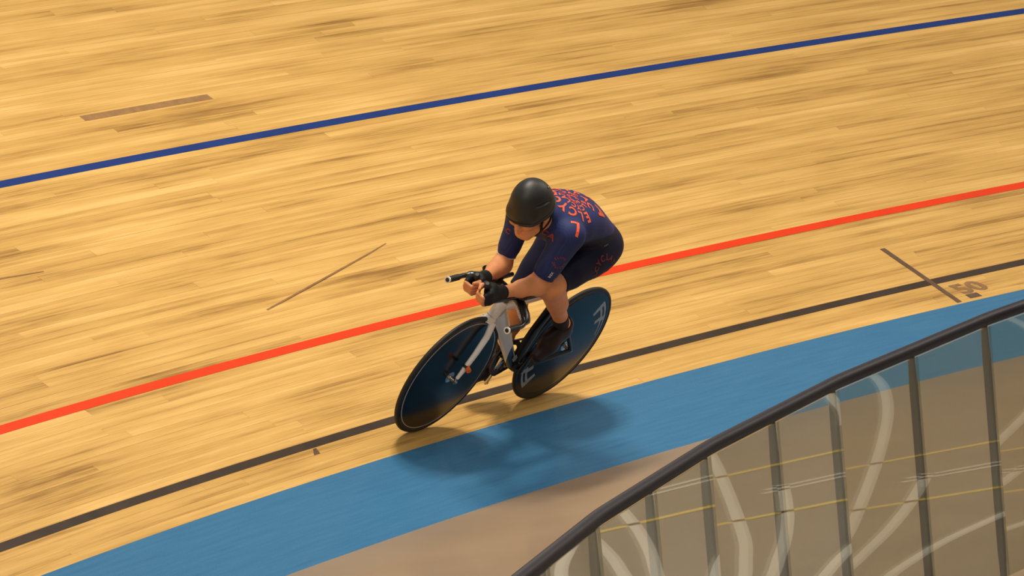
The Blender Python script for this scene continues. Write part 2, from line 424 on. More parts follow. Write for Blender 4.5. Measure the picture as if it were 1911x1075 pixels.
# ------------------------------------------------------------------ bicycle (x forward, y left, z up in its own leaning frame)
LEAN = 0.655974
ph = 0.0114460
Fv = Vector((-math.sin(ph), math.cos(ph), 0)); Iv = Vector((-math.cos(ph), -math.sin(ph), 0)); Zv = Vector((0, 0, 1))
Uv = math.cos(LEAN)*Zv+math.sin(LEAN)*Iv; Lv = math.cos(LEAN)*Iv-math.sin(LEAN)*Zv
sb = .112330; rr = R0+sb*CB; a0 = ph-.96393/2/rr
Ov = Vector((rr*math.cos(a0), rr*math.sin(a0), ZS+sb*SB))
BIKE = Matrix(((Fv.x, Lv.x, Uv.x, Ov.x), (Fv.y, Lv.y, Uv.y, Ov.y), (Fv.z, Lv.z, Uv.z, Ov.z), (0, 0, 0, 1)))
WB, WR = .964, .335
bike = empty('track_bicycle', BIKE)
tag(bike, 'black and white track bicycle with solid disc wheels leaning over on the boards', 'bicycle')

def wheel(name, cx, stripe):
    c = (cx, 0, WR); Y = (0, 1, 0)
    hw = .0105
    m = MB().lathe(c, Y, [(-.021, .022), (-.020, .05), (-.0165, .16), (-.0125, .27), (-hw, .300), (-.0085, .316), (.0085, .316), (hw, .300), (.0125, .27), (.0165, .16), (.020, .05), (.021, .022)], 96, closed=True)
    o = m.build(name, 'carbon', bike, angle=60)
    prof = [(.0112*math.sin(t), .3235+.0112*math.cos(t)) for t in [i*2*PI/12 for i in range(12)]]
    MB().lathe(c, Y, prof, 96).build('tire', 'rubber', o)
    if stripe:
        for s in (-1, 1): MB().lathe(c, Y, [(s*.0098, .3005), (s*.0122, .3010), (s*.0118, .3050), (s*.0095, .3055)], 96).build('rim_stripe', 'stripe_grey', o)
    else:
        for s in (-1, 1): MB().lathe(c, Y, [(s*.0098, .2995), (s*.0120, .3000), (s*.0118, .3015), (s*.0095, .3020)], 96).build('rim_edge', 'dark_metal', o)
    h = MB().lathe(c, Y, [(-.050, .004), (-.050, .011), (-.024, .013), (-.022, .030), (.022, .030), (.024, .013), (.050, .011), (.050, .004)], 24).build('hub', 'silver', o)
    MB().lathe(c, Y, [(-.068, .001), (-.068, .0045), (.068, .0045), (.068, .001)], 12).build('axle', 'silver', h)
    for s in (-1, 1): MB().lathe((cx, s*.060, WR), Y, [(-.004, .004), (-.004, .0095), (.004, .0095), (.004, .004)], 6).build('axle_nut', 'silver', h)
    return o
fwheel = wheel('front_wheel', WB, True)
rwheel = wheel('rear_wheel', 0, False)
fwheel['label'] = 'black disc front wheel with thin pale rim line'; rwheel['label'] = 'black disc rear wheel with two pale double-stroke emblems'
# two pale double-stroke emblems on each face of the rear disc
def face_y(r): return float(np.interp(r, [.022, .05, .16, .27, .300, .316], [.021, .020, .0165, .0125, .0105, .0085]))
for side in (1, -1):
    for base in (0, 180):
        m = MB()
        def strip(r0, r1, t0, t1, taper=1.0):
            n = 14; top = []
            for i in range(n+1):
                f = i/n; t = math.radians(t0+(t1-t0)*f+base); k = 1-(1-taper)*f; mid = (r0+r1)/2; hw = (r1-r0)/2*k
                for q in (mid-hw, mid+hw): top.append((q*math.cos(t), side*(face_y(q)+.0006), WR+q*math.sin(t)))
            m.add(top, [(2*i, 2*i+1, 2*i+3, 2*i+2) for i in range(n)])
        strip(.277, .292, 131, 182, .35); strip(.250, .266, 131, 178, .35)
        strip(.205, .292, 127, 134); strip(.212, .266, 149, 155.5)
        strip(.250, .292, 152, 158)
        m.build('emblem', 'decal_grey', rwheel, smooth=False)

# frame
BBx, BBz = .385, .285
HT, HB = Vector((.806, 0, .735)), Vector((.833, 0, .660))
dn = Vector((0, 1, 0))
MB().tube([HB+(HB-HT)*.02, HB, HT, HT+(HT-HB)*.05], [.021, .027, .027, .021], 20, side=(1, 0, 0), asp=1.25).build('head_tube', 'white_paint', bike)
MB().lathe(HB-(HT-HB)*.03, HT-HB, [(-.006, .02), (-.006, .029), (.004, .029), (.004, .02)], 24).build('headset_ring', 'silver', bike)
ax = lambda a, b, f: Vector(a).lerp(Vector(b), f)
D0, D1 = Vector((.800, 0, .680)), Vector((.405, 0, .295))
MB().tube([ax(D0, D1, f) for f in (0, .1, .3, .55, .8, 1)], [.030, .030, .029, .027, .025, .025], 24, side=(.7, 0, -.7), asp=[1.6, 1.55, 1.45, 1.35, 1.25, 1.2]).build('down_tube', None, bike, mats=['down_paint' if 'down_paint' in MAT else 'white_paint'])
def down_mat():
    """white paint that ends in a point on the front of the down tube, black towards the bottom bracket"""
    t = NT('down_paint'); b = t.b
    tc = t.new('ShaderNodeTexCoord'); sp = t.new('ShaderNodeSeparateXYZ'); t.link(tc.outputs['Object'], sp.inputs[0])
    ab = t.new('ShaderNodeMath', operation='ABSOLUTE'); t.link(sp.outputs[1], ab.inputs[0])
    r = t.new('ShaderNodeMapRange'); r.inputs[1].default_value = .455; r.inputs[2].default_value = .56; r.inputs[3].default_value = 0; r.inputs[4].default_value = .035; t.link(sp.outputs[0], r.inputs[0])
    lt = t.new('ShaderNodeMath', operation='LESS_THAN'); t.link(ab.outputs[0], lt.inputs[0]); t.link(r.outputs[0], lt.inputs[1])
    mx = t.new('ShaderNodeMix', data_type='RGBA'); mx.inputs[6].default_value = (.010, .010, .011, 1); mx.inputs[7].default_value = (.74, .73, .70, 1)
    t.link(lt.outputs[0], mx.inputs[0]); t.link(mx.outputs[2], b.inputs['Base Color']); b.inputs['Roughness'].default_value = .22; b.inputs['Coat Weight'].default_value = .6
down_mat()
for o in bike.children:
    if o.name.startswith('down_tube'): o.data.materials[0] = MAT['down_paint']
ST0, ST1 = Vector((BBx, 0, BBz)), Vector((.245, 0, .80))
MB().tube([(.80, 0, .705), (.66, 0, .710), (.45, 0, .712), (.275, 0, .712)], [.020, .019, .018, .017], 18, side=(0, 0, 1), asp=[1.9, 1.6, 1.35, 1.3]).build('top_tube', 'white_paint', bike)
MB().tube([ST0+Vector((0, 0, .01)), (.365, 0, .37), (.345, 0, .48), (.300, 0, .62), (.262, 0, .75)], [.020, .019, .018, .018, .017], 18, side=(1, 0, 0), asp=[1.8, 2.3, 2.2, 2.0, 1.7]).build('seat_tube', 'black_frame', bike)
MB().lathe((BBx, 0, BBz), (0, 1, 0), [(-.036, .010), (-.036, .026), (-.02, .030), (.02, .030), (.036, .026), (.036, .010)], 28).build('bottom_bracket', 'black_frame', bike)
for s in (1, -1):
    MB().tube([(.37, s*.028, .288), (.30, s*.042, .30), (.15, s*.052, .318), (.0, s*.058, .335)], [.013, .012, .010, .008], 12, side=(0, 0, 1), asp=1.5).build('chain_stay', 'black_frame', bike)
    MB().tube([(.285, s*.016, .66), (.24, s*.036, .60), (.12, s*.050, .47), (.0, s*.058, .335)], [.010, .010, .008, .008], 12, side=(1, 0, 0), asp=1.4).build('seat_stay', 'black_frame', bike)
V, Fc = text_mesh('S5', .05)
mesh_obj('lettering', [(.455+(v.x*.6-v.y*.45)*1.0, .0305, .352+(v.x*.5+v.y*.7)) for v in V], Fc, 'decal_grey', bike)
# fork
cr = HB+(HB-HT).normalized()*.018
fork = MB().tube([cr+Vector((.0, 0, .012)), cr+Vector((.012, 0, -.018))], [.030, .034], 18, side=(1, 0, 0), asp=1.15)
fork.tube([cr+Vector((.045, 0, -.006)), cr+Vector((.0, 0, .004))], [.010, .026], 14, side=(0, 1, 0))
fk = fork.build('fork_crown', 'white_paint', bike)
for s in (1, -1):
    p0 = cr+Vector((.005, s*.026, -.008))
    MB().tube([p0, Vector((.872, s*.046, .575)), Vector((.905, s*.053, .49)), Vector((.940, s*.055, .405)), Vector((.960, s*.055, .352))], [.016, .0135, .0125, .011, .0085], 16, side=(1, 0, 0), asp=[1.3, 1.7, 1.7, 1.5, 1.2]).build('fork_blade', 'white_paint', fk)
    MB().box((.964, s*.055, .338), .018, .006, .032, ch=.2).build('dropout', 'silver', fk)
chip = MB().tube([(.936, .062, .418), (.944, .084, .414)], [.014, .013], 14).build('timing_chip', 'chip_orange', bike); chip['label'] = 'orange timing chip strapped to the fork'
MB().tube([(.9335, .055, .424), (.9385, .055, .412)], .0165, 16, side=(1, 0, 0), asp=1.25).build('chip_strap', 'black_matte', chip)
# seat post and saddle
MB().tube([(.262, 0, .74), (.235, 0, .890)], .014, 14, side=(1, 0, 0), asp=1.7).build('seat_post', 'black_paint', bike)
sd = []
for x, wd, z, th in ((.10, .062, .915, .030), (.14, .066, .917, .034), (.20, .050, .915, .034), (.27, .026, .912, .034), (.34, .018, .909, .030), (.375, .012, .903, .020)):
    sd.append([(x, wd*math.cos(2*PI*a/16), z-.012+.5*th*math.sin(2*PI*a/16)) for a in range(16)])
MB().loft(sd).build('saddle', 'black_matte', bike)
MB().tube([(.16, .022, .897), (.23, .022, .883), (.32, .018, .890)], .0035, 8).tube([(.16, -.022, .897), (.23, -.022, .883), (.32, -.018, .890)], .0035, 8).build('saddle_rails', 'dark_metal', bike)
# cranks, chainring, chain
CA = math.radians(93)
for s, an in ((1, CA), (-1, CA+PI)):
    d = Vector((math.cos(an), 0, math.sin(an))); b0 = Vector((BBx, s*.055, BBz)); tip = b0+d*.165+Vector((0, s*.015, 0))
    c = MB().tube([b0-d*.018, b0, b0.lerp(tip, .5), tip, tip+d*.012], [.012, .017, .012, .012, .008], 14, side=(0, 1, 0), asp=.75).build('crank', 'dark_metal' if s > 0 else 'silver', bike)
    pc = tip+Vector((0, s*.045, 0))
    p = MB().box(pc, .062, .055, .016, ch=.3).build('pedal', 'black_matte', bike)
    MB().tube([tip-Vector((0, s*.012, 0)), pc+Vector((0, s*.03, 0))], .006, 10).build('spindle', 'silver', p)
cy = -.046
m = MB().lathe((BBx, cy, BBz), (0, 1, 0), [(-.002, .078), (-.002, .1), (.002, .1), (.002, .078)], 72)
cring = m.build('chainring', 'dark_metal', bike)
for k in range(5):
    t = math.radians(72*k+20); d = Vector((math.cos(t), 0, math.sin(t)))
    MB().tube([Vector((BBx, cy, BBz))+d*.012, Vector((BBx, cy, BBz))+d*.082], [.011, .007], 10, side=(0, 1, 0), asp=.35).build('chainring_arm', 'silver', cring)
tt = MB()
for k in range(52):
    t = 2*PI*k/52; d = Vector((math.cos(t), 0, math.sin(t))); e = Vector((-math.sin(t), 0, math.cos(t)))
    tt.box(Vector((BBx, cy, BBz))+d*.1015, .005, .0025, .006, X=d, Y=(0, 1, 0), Z=e)
tt.build('teeth', 'dark_metal', cring, smooth=False)
MB().lathe((0, cy, WR), (0, 1, 0), [(-.002, .014), (-.002, .030), (.002, .030), (.002, .014)], 40).build('rear_cog', 'dark_metal', bike)
ch = []
for i in range(25): t = math.radians(-80+170*i/24); ch.append((BBx+.104*math.cos(t), BBz+.104*math.sin(t)))
for i in range(13): t = math.radians(98+164*i/12); ch.append((.033*math.cos(t), WR+.033*math.sin(t)))
secs = []
n = len(ch)
for i, (x, z) in enumerate(ch):
    x0, z0 = ch[i-1]; x1, z1 = ch[(i+1) % n]; L_ = math.hypot(x1-x0, z1-z0); nx, nz = -(z1-z0)/L_, (x1-x0)/L_
    secs.append([(x+nx*a, cy+b, z+nz*a) for a, b in ((-.004, -.004), (.004, -.004), (.004, .004), (-.004, .004))])
MB().loft(secs, False, closed=True).build('chain', 'dark_metal', bike, smooth=False)

# cockpit
SC = Vector((.815, 0, .800))
MB().tube([HT+(HT-HB)*.1, HT+(HT-HB)*.35, SC+Vector((0, 0, -.002))], [.024, .024, .022], 18).build('stem', 'black_paint', bike)
bar = MB()
barR = []
for s in (1, -1):
    P = [(.815, s*.0, .800), (.815, s*.05, .805), (.828, s*.105, .797), (.858, s*.165, .776), (.900, s*.192, .762), (.945, s*.195, .758), (1.025, s*.195, .757)]
    P = curve_pts([Vector(p) for p in P], 4)
    nP = len(P)
    bar.tube(P, [.019 if i < nP*.6 else .0125 for i in range(nP)], 14, side=(1, 0, 0) , asp=[1.5 if i < nP*.55 else 1.0 for i in range(nP)])
hb = bar.build('base_bar', 'black_paint', bike)
hb['label'] = 'black bullhorn base bar'
for s in (1, -1):
    MB().tube([(.945, s*.195, .758), (1.026, s*.195, .757)], .0150, 16).build('bar_grip', 'black_matte', hb)
    MB().lathe((1.028, s*.195, .757), (1, 0, 0), [(-.004, .0105), (-.004, .0165), (.003, .0165), (.003, .0105)], 24, ref=(0, 1, 0)).build('end_ring', 'white_paint', hb)
    MB().lathe((1.028, s*.195, .757), (1, 0, 0), [(-.004, .001), (-.004, .0103), (.004, .0103), (.006, .001)], 20, ref=(0, 1, 0)).build('end_plug', 'black_matte', hb)
V, Fc = text_mesh('GARDEN', .022)
mesh_obj('bar_lettering', [(.868+.45*(v.x*.8)+.018, .135+v.x*.8, .787-.30*v.x*.8+v.y*.9) for v in V], Fc, 'print_white', hb)
HANDS = {1: (Vector((1.00, .068, .877)), Vector((1.084, .060, .878))), -1: (Vector((.988, -.051, .873)), Vector((1.072, -.037, .873)))}
ELB = {1: Vector((.752, .086, .884)), -1: Vector((.740, -.124, .852))}
GRIP = {}
for s in (1, -1):
    wr, ha = HANDS[s]
    g0 = ha+Vector((-.004, -s*.012, -.045)); g1 = ha+Vector((.056, -s*.012, .056))
    GRIP[s] = (g0, g1)
    P = curve_pts([Vector((.70, s*.075, .822)), Vector((.85, s*.068, .822)), Vector((g0.x-.08, (g0.y+s*.068)/2, .820)), g0+Vector((-.02, 0, -.012)), g0.lerp(g1, .35), g1], 5)
    e = MB().tube(P, .0112, 14).build('aero_extension', 'black_paint', bike)
    MB().tube([g1-(g1-g0).normalized()*.02, g1-(g1-g0).normalized()*.004, g1+(g1-g0).normalized()*.008], [.0135, .0142, .009], 16).build('end_cap', 'black_matte', e)
    # arm rest cup and its riser
    el_ = ELB[s]; c = el_.lerp(wr, .22)+Vector((0, 0, -.047)); ss = []
    for i in range(9):
        t = math.radians(-75+150*i/8); yy, zz = .050*math.sin(t), .030*(1-math.cos(t))
        ss.append([(c.x-.055, c.y+yy, c.z+zz-.004), (c.x+.055, c.y+yy, c.z+zz-.004), (c.x+.055, c.y+yy*.93, c.z+zz+.008), (c.x-.055, c.y+yy*.93, c.z+zz+.008)])
    arp = MB().loft(ss).build('arm_rest', 'black_matte', bike)
    MB().tube([(c.x, c.y, c.z), (c.x+.005, s*.075, .812)], .012, 12).build('riser', 'black_paint', arp)
    MB().box((.815, s*.072, .812), .045, .034, .036, ch=.25).build('clamp', 'black_paint', bike)

# ------------------------------------------------------------------ rider: implicit surfaces, one continuous skin per piece
class SDF:
    def __init__(s, lo, hi, h):
        s.h = h; s.lo = np.array(lo, np.float32); s.n = np.ceil((np.array(hi)-lo)/h).astype(int)+1
        s.D = np.full(s.n, .06, np.float32)
        s.ax = [s.lo[i]+h*np.arange(s.n[i], dtype=np.float32) for i in range(3)]
    def sub(s, lo, hi):
        a = np.clip(np.floor((np.array(lo)-s.lo)/s.h).astype(int), 0, s.n-1); b = np.clip(np.ceil((np.array(hi)-s.lo)/s.h).astype(int)+1, 1, s.n)
        return tuple(slice(a[i], b[i]) for i in range(3))
    def grid(s, sl): return np.meshgrid(*[s.ax[i][sl[i]] for i in range(3)], indexing='ij', sparse=True)
    def put(s, lo, hi, fn, k, op='add'):
        mg = .045
        sl = s.sub(np.array(lo)-mg, np.array(hi)+mg)
        if any(q.stop <= q.start for q in sl): return
        d = fn(*s.grid(sl)).astype(np.float32); A = s.D[sl]
        if op == 'add':
            hh = np.maximum(k-np.abs(A-d), 0)/k; s.D[sl] = np.minimum(A, d)-hh*hh*k*.25
        elif op == 'cut':
            d = -d; hh = np.maximum(k-np.abs(A-d), 0)/k; s.D[sl] = np.maximum(A, d)+hh*hh*k*.25
    def cone(s, a, b, ra, rb, k=.02, clip=None, op='add'):
        a = np.array(a, float); b = np.array(b, float); ab = b-a; L2 = ab@ab
        def fn(X, Y, Z):
            t = ((X-a[0])*ab[0]+(Y-a[1])*ab[1]+(Z-a[2])*ab[2])/L2; tc = np.clip(t, 0, 1)
            d = np.sqrt((X-a[0]-tc*ab[0])**2+(Y-a[1]-tc*ab[1])**2+(Z-a[2]-tc*ab[2])**2)-(ra+(rb-ra)*tc)
            for o, nn in (clip or []):
                d = np.maximum(d, (X-o[0])*nn[0]+(Y-o[1])*nn[1]+(Z-o[2])*nn[2])
            return d
        r = max(ra, rb); s.put(np.minimum(a, b)-r, np.maximum(a, b)+r, fn, k, op)
    def ell(s, c, rad, axes=None, k=.02, op='add', clip=None):
        c = np.array(c, float); rad = np.array(rad, float); Ax = np.eye(3) if axes is None else np.array([list(v) for v in axes], float)
        def fn(X, Y, Z):
            q = 0; g = 0
            for i in range(3):
                w_ = (X-c[0])*Ax[i, 0]+(Y-c[1])*Ax[i, 1]+(Z-c[2])*Ax[i, 2]
                q = q+(w_/rad[i])**2; g = g+(w_/rad[i]**2)**2
            q = np.sqrt(q); d = q*(q-1)/np.maximum(np.sqrt(g), 1e-5)
            d = np.where(q < .3, (q-1)*rad.min(), d)
            for o, nn in (clip or []):
                d = np.maximum(d, (X-o[0])*nn[0]+(Y-o[1])*nn[1]+(Z-o[2])*nn[2])
            return d
        e = np.sqrt(((Ax*rad[:, None])**2).sum(0)); s.put(c-e, c+e, fn, k, op)
    def mesh(s):
        D = s.D; N = D < 0
        c = np.zeros(np.array(D.shape)-1, np.int8)
        for i in (0, 1):
            for j in (0, 1):
                for k in (0, 1): c += N[i:N.shape[0]-1+i, j:N.shape[1]-1+j, k:N.shape[2]-1+k]
        act = (c > 0) & (c < 8); idx = np.argwhere(act)
        pos = np.zeros((len(idx), 3), np.float64); cnt = np.zeros(len(idx))
        cor = [(i, j, k) for i in (0, 1) for j in (0, 1) for k in (0, 1)]
        val = {q: D[idx[:, 0]+q[0], idx[:, 1]+q[1], idx[:, 2]+q[2]].astype(np.float64) for q in cor}
        for p in cor:
            for a in range(3):
                if p[a] == 0:
                    q = list(p); q[a] = 1; q = tuple(q); d0, d1 = val[p], val[q]; m = (d0 < 0) != (d1 < 0)
                    t = d0[m]/(d0[m]-d1[m]); P = np.tile(np.array(p, float), (m.sum(), 1)); P[:, a] = t
                    pos[m] += P; cnt[m] += 1
        pos = (pos/cnt[:, None]+idx)*s.h+s.lo
        vid = np.full(act.shape, -1, np.int32); vid[act] = np.arange(len(idx))
        Q = []
        for a in range(3):
            b, c_ = (a+1) % 3, (a+2) % 3
            s0 = [slice(None)]*3; s1 = [slice(None)]*3; s0[a] = slice(0, -1); s1[a] = slice(1, None)
            n0, n1 = N[tuple(s0)], N[tuple(s1)]
            for sign in (0, 1):
                e = np.argwhere((n0 & ~n1) if sign == 0 else (~n0 & n1))
                e = e[(e[:, b] > 0) & (e[:, c_] > 0) & (e[:, b] < D.shape[b]-1) & (e[:, c_] < D.shape[c_]-1)]
                def cell(db, dc):
                    q = e.copy(); q[:, b] -= db; q[:, c_] -= dc; return vid[q[:, 0], q[:, 1], q[:, 2]]
                f = np.stack([cell(1, 1), cell(0, 1), cell(0, 0), cell(1, 0)], 1)
                Q.append(f if sign == 0 else f[:, ::-1])
        return pos, np.concatenate(Q)
    def build(s, name, material, parent=None, smooth_it=1):
        V, Q = s.mesh()
        for _ in range(smooth_it):                      # light smoothing removes the grid steps
            S = np.zeros_like(V); C_ = np.zeros(len(V))
            for i in range(4):
                np.add.at(S, Q[:, i], V[Q[:, (i+1) % 4]]); np.add.at(S, Q[:, i], V[Q[:, (i+3) % 4]]); np.add.at(C_, Q[:, i], 2)
            V = V*.4+.6*S/C_[:, None]
        me = bpy.data.meshes.new(name); me.vertices.add(len(V)); me.vertices.foreach_set('co', V.astype(np.float32).ravel())
        me.loops.add(len(Q)*4); me.loops.foreach_set('vertex_index', Q.astype(np.int32).ravel())
        me.polygons.add(len(Q)); me.polygons.foreach_set('loop_start', np.arange(0, len(Q)*4, 4, dtype=np.int32))
        me.polygons.foreach_set('use_smooth', np.ones(len(Q), bool)); me.update(calc_edges=True); me.validate()
        me.materials.append(MAT[material]); o = bpy.data.objects.new(name, me); COL.objects.link(o)
        if parent: o.parent = parent
        return o
def A3(*v): return np.array(v, float)
def nrm(v): v = np.array(v, float); return v/np.linalg.norm(v)

J = dict(hipL=A3(.250, .045, 1.000), hipR=A3(.275, -.118, 1.008), kneL=A3(.648, .100, .872), kneR=A3(.478, -.104, .626),
         ankL=A3(.330, .104, .596), ankR=A3(.290, -.115, .241), shL=A3(.722, .098, 1.180), shR=A3(.748, -.155, 1.116),
         elL=A3(*ELB[1]), elR=A3(*ELB[-1]), wrL=A3(*HANDS[1][0]), wrR=A3(*HANDS[-1][0]), haL=A3(*HANDS[1][1]), haR=A3(*HANDS[-1][1]))
HC = A3(.892, -.055, 1.240)                          # head centre
Hh = nrm((.43, -.27, .86)); Gg = A3(.86, .14, -.44); Gg = nrm(Gg-Hh*(Gg@Hh)); Ss = np.cross(Hh, Gg)
def hp(g, s_, h): return HC+Gg*g+Ss*s_+Hh*h
yl = A3(0, 1, 0)
def torso(S, o):
    """o: how much thicker than the bare body"""
    tx = nrm((1, 0, .35)); tz = nrm((-.35, 0, 1))
    S.ell((.258, -.037, 1.018), (.118+o, .155+o, .104+o), (tx, yl, tz), .05)
    S.ell((.350, -.035, 1.082), (.140+o, .148+o, .102+o), (nrm((1, 0, .55)), yl, nrm((-.55, 0, 1))), .05)
    S.ell((.475, -.035, 1.142), (.150+o, .152+o, .110+o), (nrm((1, 0, .30)), yl, nrm((-.30, 0, 1))), .05)
    S.ell((.610, -.035, 1.166), (.150+o, .165+o, .112+o), (nrm((1, 0, .0)), nrm((.03, 1, .05)), nrm((.0, -.05, 1))), .05)
    S.cone((.69, -.03, 1.185), (.765, -.045, 1.195), .095+o, .062+o, .05)
    for q, r in (('shL', .066), ('shR', .066)):
        S.cone(A3(.655, -.03, 1.165)*.35+J[q]*.65, J[q], .075+o, r+o, .05)
def limb_arm(S, sd, o, clip=None, fore=True):
    sh, e, w_ = J['sh'+sd], J['el'+sd], J['wr'+sd]; q = 1.0 if sd == 'L' else .86
    S.cone(sh, e, .056*q+o, .044*q+o, .035, clip); S.cone(sh+(e-sh)*.25, sh+(e-sh)*.6, .055*q+o, .050*q+o, .03, clip)
    if fore:
        S.cone(e, w_, .041, .0270, .03); S.cone(e+(w_-e)*.12, e+(w_-e)*.45, .044, .038, .03)
def limb_leg(S, sd, o, clip=None, lower=True):
    hi_, k_, an = J['hip'+sd], J['kne'+sd], J['ank'+sd]
    sg = 1 if sd == 'L' else -1
    S.cone(hi_+A3(.02, sg*.005, -.01), k_, .088+o, .060+o, .05, clip); S.cone(hi_+(k_-hi_)*.15+A3(0, 0, -.008), hi_+(k_-hi_)*.62, .090+o, .072+o, .04, clip)
    S.cone(hi_+A3(-.035, 0, .0), hi_+(k_-hi_)*.25, .080+o, .083+o, .05, clip)
    if lower:
        S.cone(k_, an, .052, .034, .03); bk = nrm(np.cross(an-k_, yl)); bk = bk if bk[0] < 0 else -bk
        S.cone(k_+(an-k_)*.16+bk*.014, k_+(an-k_)*.50+bk*.016, .052, .046, .03)
        S.ell(k_+nrm(k_-hi_)*.012, (.050, .048, .050), None, .03)
# ---- hand geometry shared by skin and glove
def hand(S, sd, glove, o):
    sg = 1 if sd == 'L' else -1
    w_, ha = J['wr'+sd], J['ha'+sd]; g0, g1 = (A3(*v) for v in GRIP[sg])
    ax_ = nrm(g1-g0); e1 = A3(1, 0, 0); e1 = nrm(e1-ax_*(e1@ax_)); e2 = nrm(np.cross(ax_, e1)); e2 = e2 if e2[1]*sg > 0 else -e2
    gc = g0+(g1-g0)*.43
    P = lambda f, l, t: gc+e1*f+e2*l+ax_*t
    S.cone(w_, w_+(ha-w_)*.45, .0275+o, .029+o, .02)
    # palm: from wrist to the row of knuckles, on the outer side of the grip
    for t in (.030, .011, -.008, -.027):
        S.cone(w_+(ha-w_)*.30+ax_*t*.55, P(.010, .031, t), .019+o, .0145+o, .014)
    S.cone(P(-.045, .012, -.02), P(-.03, .012, .02), .020+o, .019+o, .015)
    # fingers: knuckle, middle joint, end joint, tip
    for i, (t, ln) in enumerate(((.030, 1.0), (.011, 1.06), (-.008, 1.0), (-.026, .86))):
        K = [P(.010, .031, t), P(.046*ln, .024, t-.002), P(.043*ln, -.012, t-.004), P(.018, -.026*ln, t-.004)]
        rs_ = (.0105, .0098, .0088, .0078)
        if glove: S.cone(K[0], K[0]+(K[1]-K[0])*.72, rs_[0]+o, rs_[1]+o, .006)
        else:
            for q in range(3): S.cone(K[q], K[q+1], rs_[q], rs_[q+1], .005)
    # thumb leaves the inner side of the palm and lies along the top of the grip
    Tm = [P(-.038, .004, .018), P(-.016, -.020, .036), P(.012, -.024, .046), P(.034, -.014, .048)]
    if glove:
        S.cone(Tm[0], Tm[1], .017+o, .0125+o, .012); S.cone(Tm[1], Tm[1]+(Tm[2]-Tm[1])*.35, .0118+o, .0112+o, .006)
    else:
        for q, (ra, rb) in enumerate(((.017, .0125), (.0118, .0105), (.0102, .0085))): S.cone(Tm[q], Tm[q+1], ra, rb, .008)
    return w_, ha

# ---- body
S = SDF((.0, -.33, .12), (1.21, .30, 1.42), .0042)
torso(S, 0)
for sd in 'LR': limb_arm(S, sd, 0); limb_leg(S, sd, 0)
S.cone((.755, -.045, 1.195), hp(-.03, 0, -.06), .064, .056, .03)
# head, with face
ax3 = (Gg, Ss, Hh)
S.ell(hp(-.005, 0, .022), (.096, .072, .090), ax3, .02)
S.ell(hp(.030, 0, -.048), (.064, .060, .070), ax3, .03)
S.ell(hp(.064, 0, -.098), (.026, .030, .022), ax3, .025)
S.cone(hp(.070, .022, -.090), hp(.0, .056, -.055), .018, .022, .02); S.cone(hp(.070, -.022, -.090), hp(.0, -.056, -.055), .018, .022, .02)
S.cone(hp(.092, 0, .004), hp(.112, 0, -.034), .008, .0125, .012)                    # nose bridge to tip
for g in (1, -1):
    S.ell(hp(.100, g*.0115, -.038), (.011, .008, .008), ax3, .008)                  # nostril wings
    S.ell(hp(.078, g*.040, -.022), (.022, .022, .020), ax3, .02)                    # cheek bones
    S.cone(hp(.092, g*.012, .022), hp(.078, g*.048, .020), .009, .008, .014)        # brow
    S.ell(hp(.094, g*.031, .002), (.014, .017, .010), ax3, .012, 'cut')             # eye sockets
    S.ell(hp(-.004, g*.080, -.012), (.020, .008, .031), ax3, .008)                  # ears
    S.ell(hp(.002, g*.089, -.010), (.010, .005, .018), ax3, .006, 'cut')
S.ell(hp(.091, 0, -.064), (.010, .024, .0065), ax3, .008); S.ell(hp(.089, 0, -.077), (.010, .020, .007), ax3, .008)
S.ell(hp(.099, 0, -.0705), (.008, .024, .0022), ax3, .004, 'cut')
for sd in 'LR': hand(S, sd, False, 0)
# feet inside the shoes
PED = {}
for sd, sg, an in (('L', 1, CA), ('R', -1, CA+PI)):
    pc = A3(BBx+.165*math.cos(an), sg*.115, BBz+.165*math.sin(an)+.030); PED[sd] = pc
    S.cone(J['ank'+sd]+A3(-.022, 0, -.030), pc+A3(.02, 0, .012), .022, .020, .03); S.cone(J['ank'+sd], J['ank'+sd]+A3(-.005, 0, -.03), .033, .026, .02)
person = S.build('person', 'skin', None, 2)
person.matrix_world = BIKE
tag(person, 'rider in navy and orange skinsuit and black helmet, crouched over aero handlebars', 'person')

# ---- skinsuit: same limbs a little thicker, cut off cleanly at cuffs, hems and collar
S = SDF((.0, -.36, .56), (.92, .33, 1.36), .0045)
o = .0045
torso(S, o)
cuffs = {}
for sd, ft in (('L', .78), ('R', .80)):
    sh, e = J['sh'+sd], J['el'+sd]; d = nrm(e-sh); c = sh+(e-sh)*ft; cuffs['arm'+sd] = (c, d); limb_arm(S, sd, o, [(c, d)], False)
for sd, ft in (('L', .885), ('R', .92)):
    h_, k_ = J['hip'+sd], J['kne'+sd]; d = nrm(k_-h_); c = h_+(k_-h_)*ft; cuffs['leg'+sd] = (c, d); limb_leg(S, sd, o, [(c, d)], False)
nd = nrm(hp(-.03, 0, -.06)-A3(.755, -.045, 1.195)); nc = A3(.755, -.045, 1.195)+nd*.035
S.cone((.70, -.04, 1.185), A3(.755, -.045, 1.195)+nd*.08, .075, .0625, .03, [(nc, nd)])

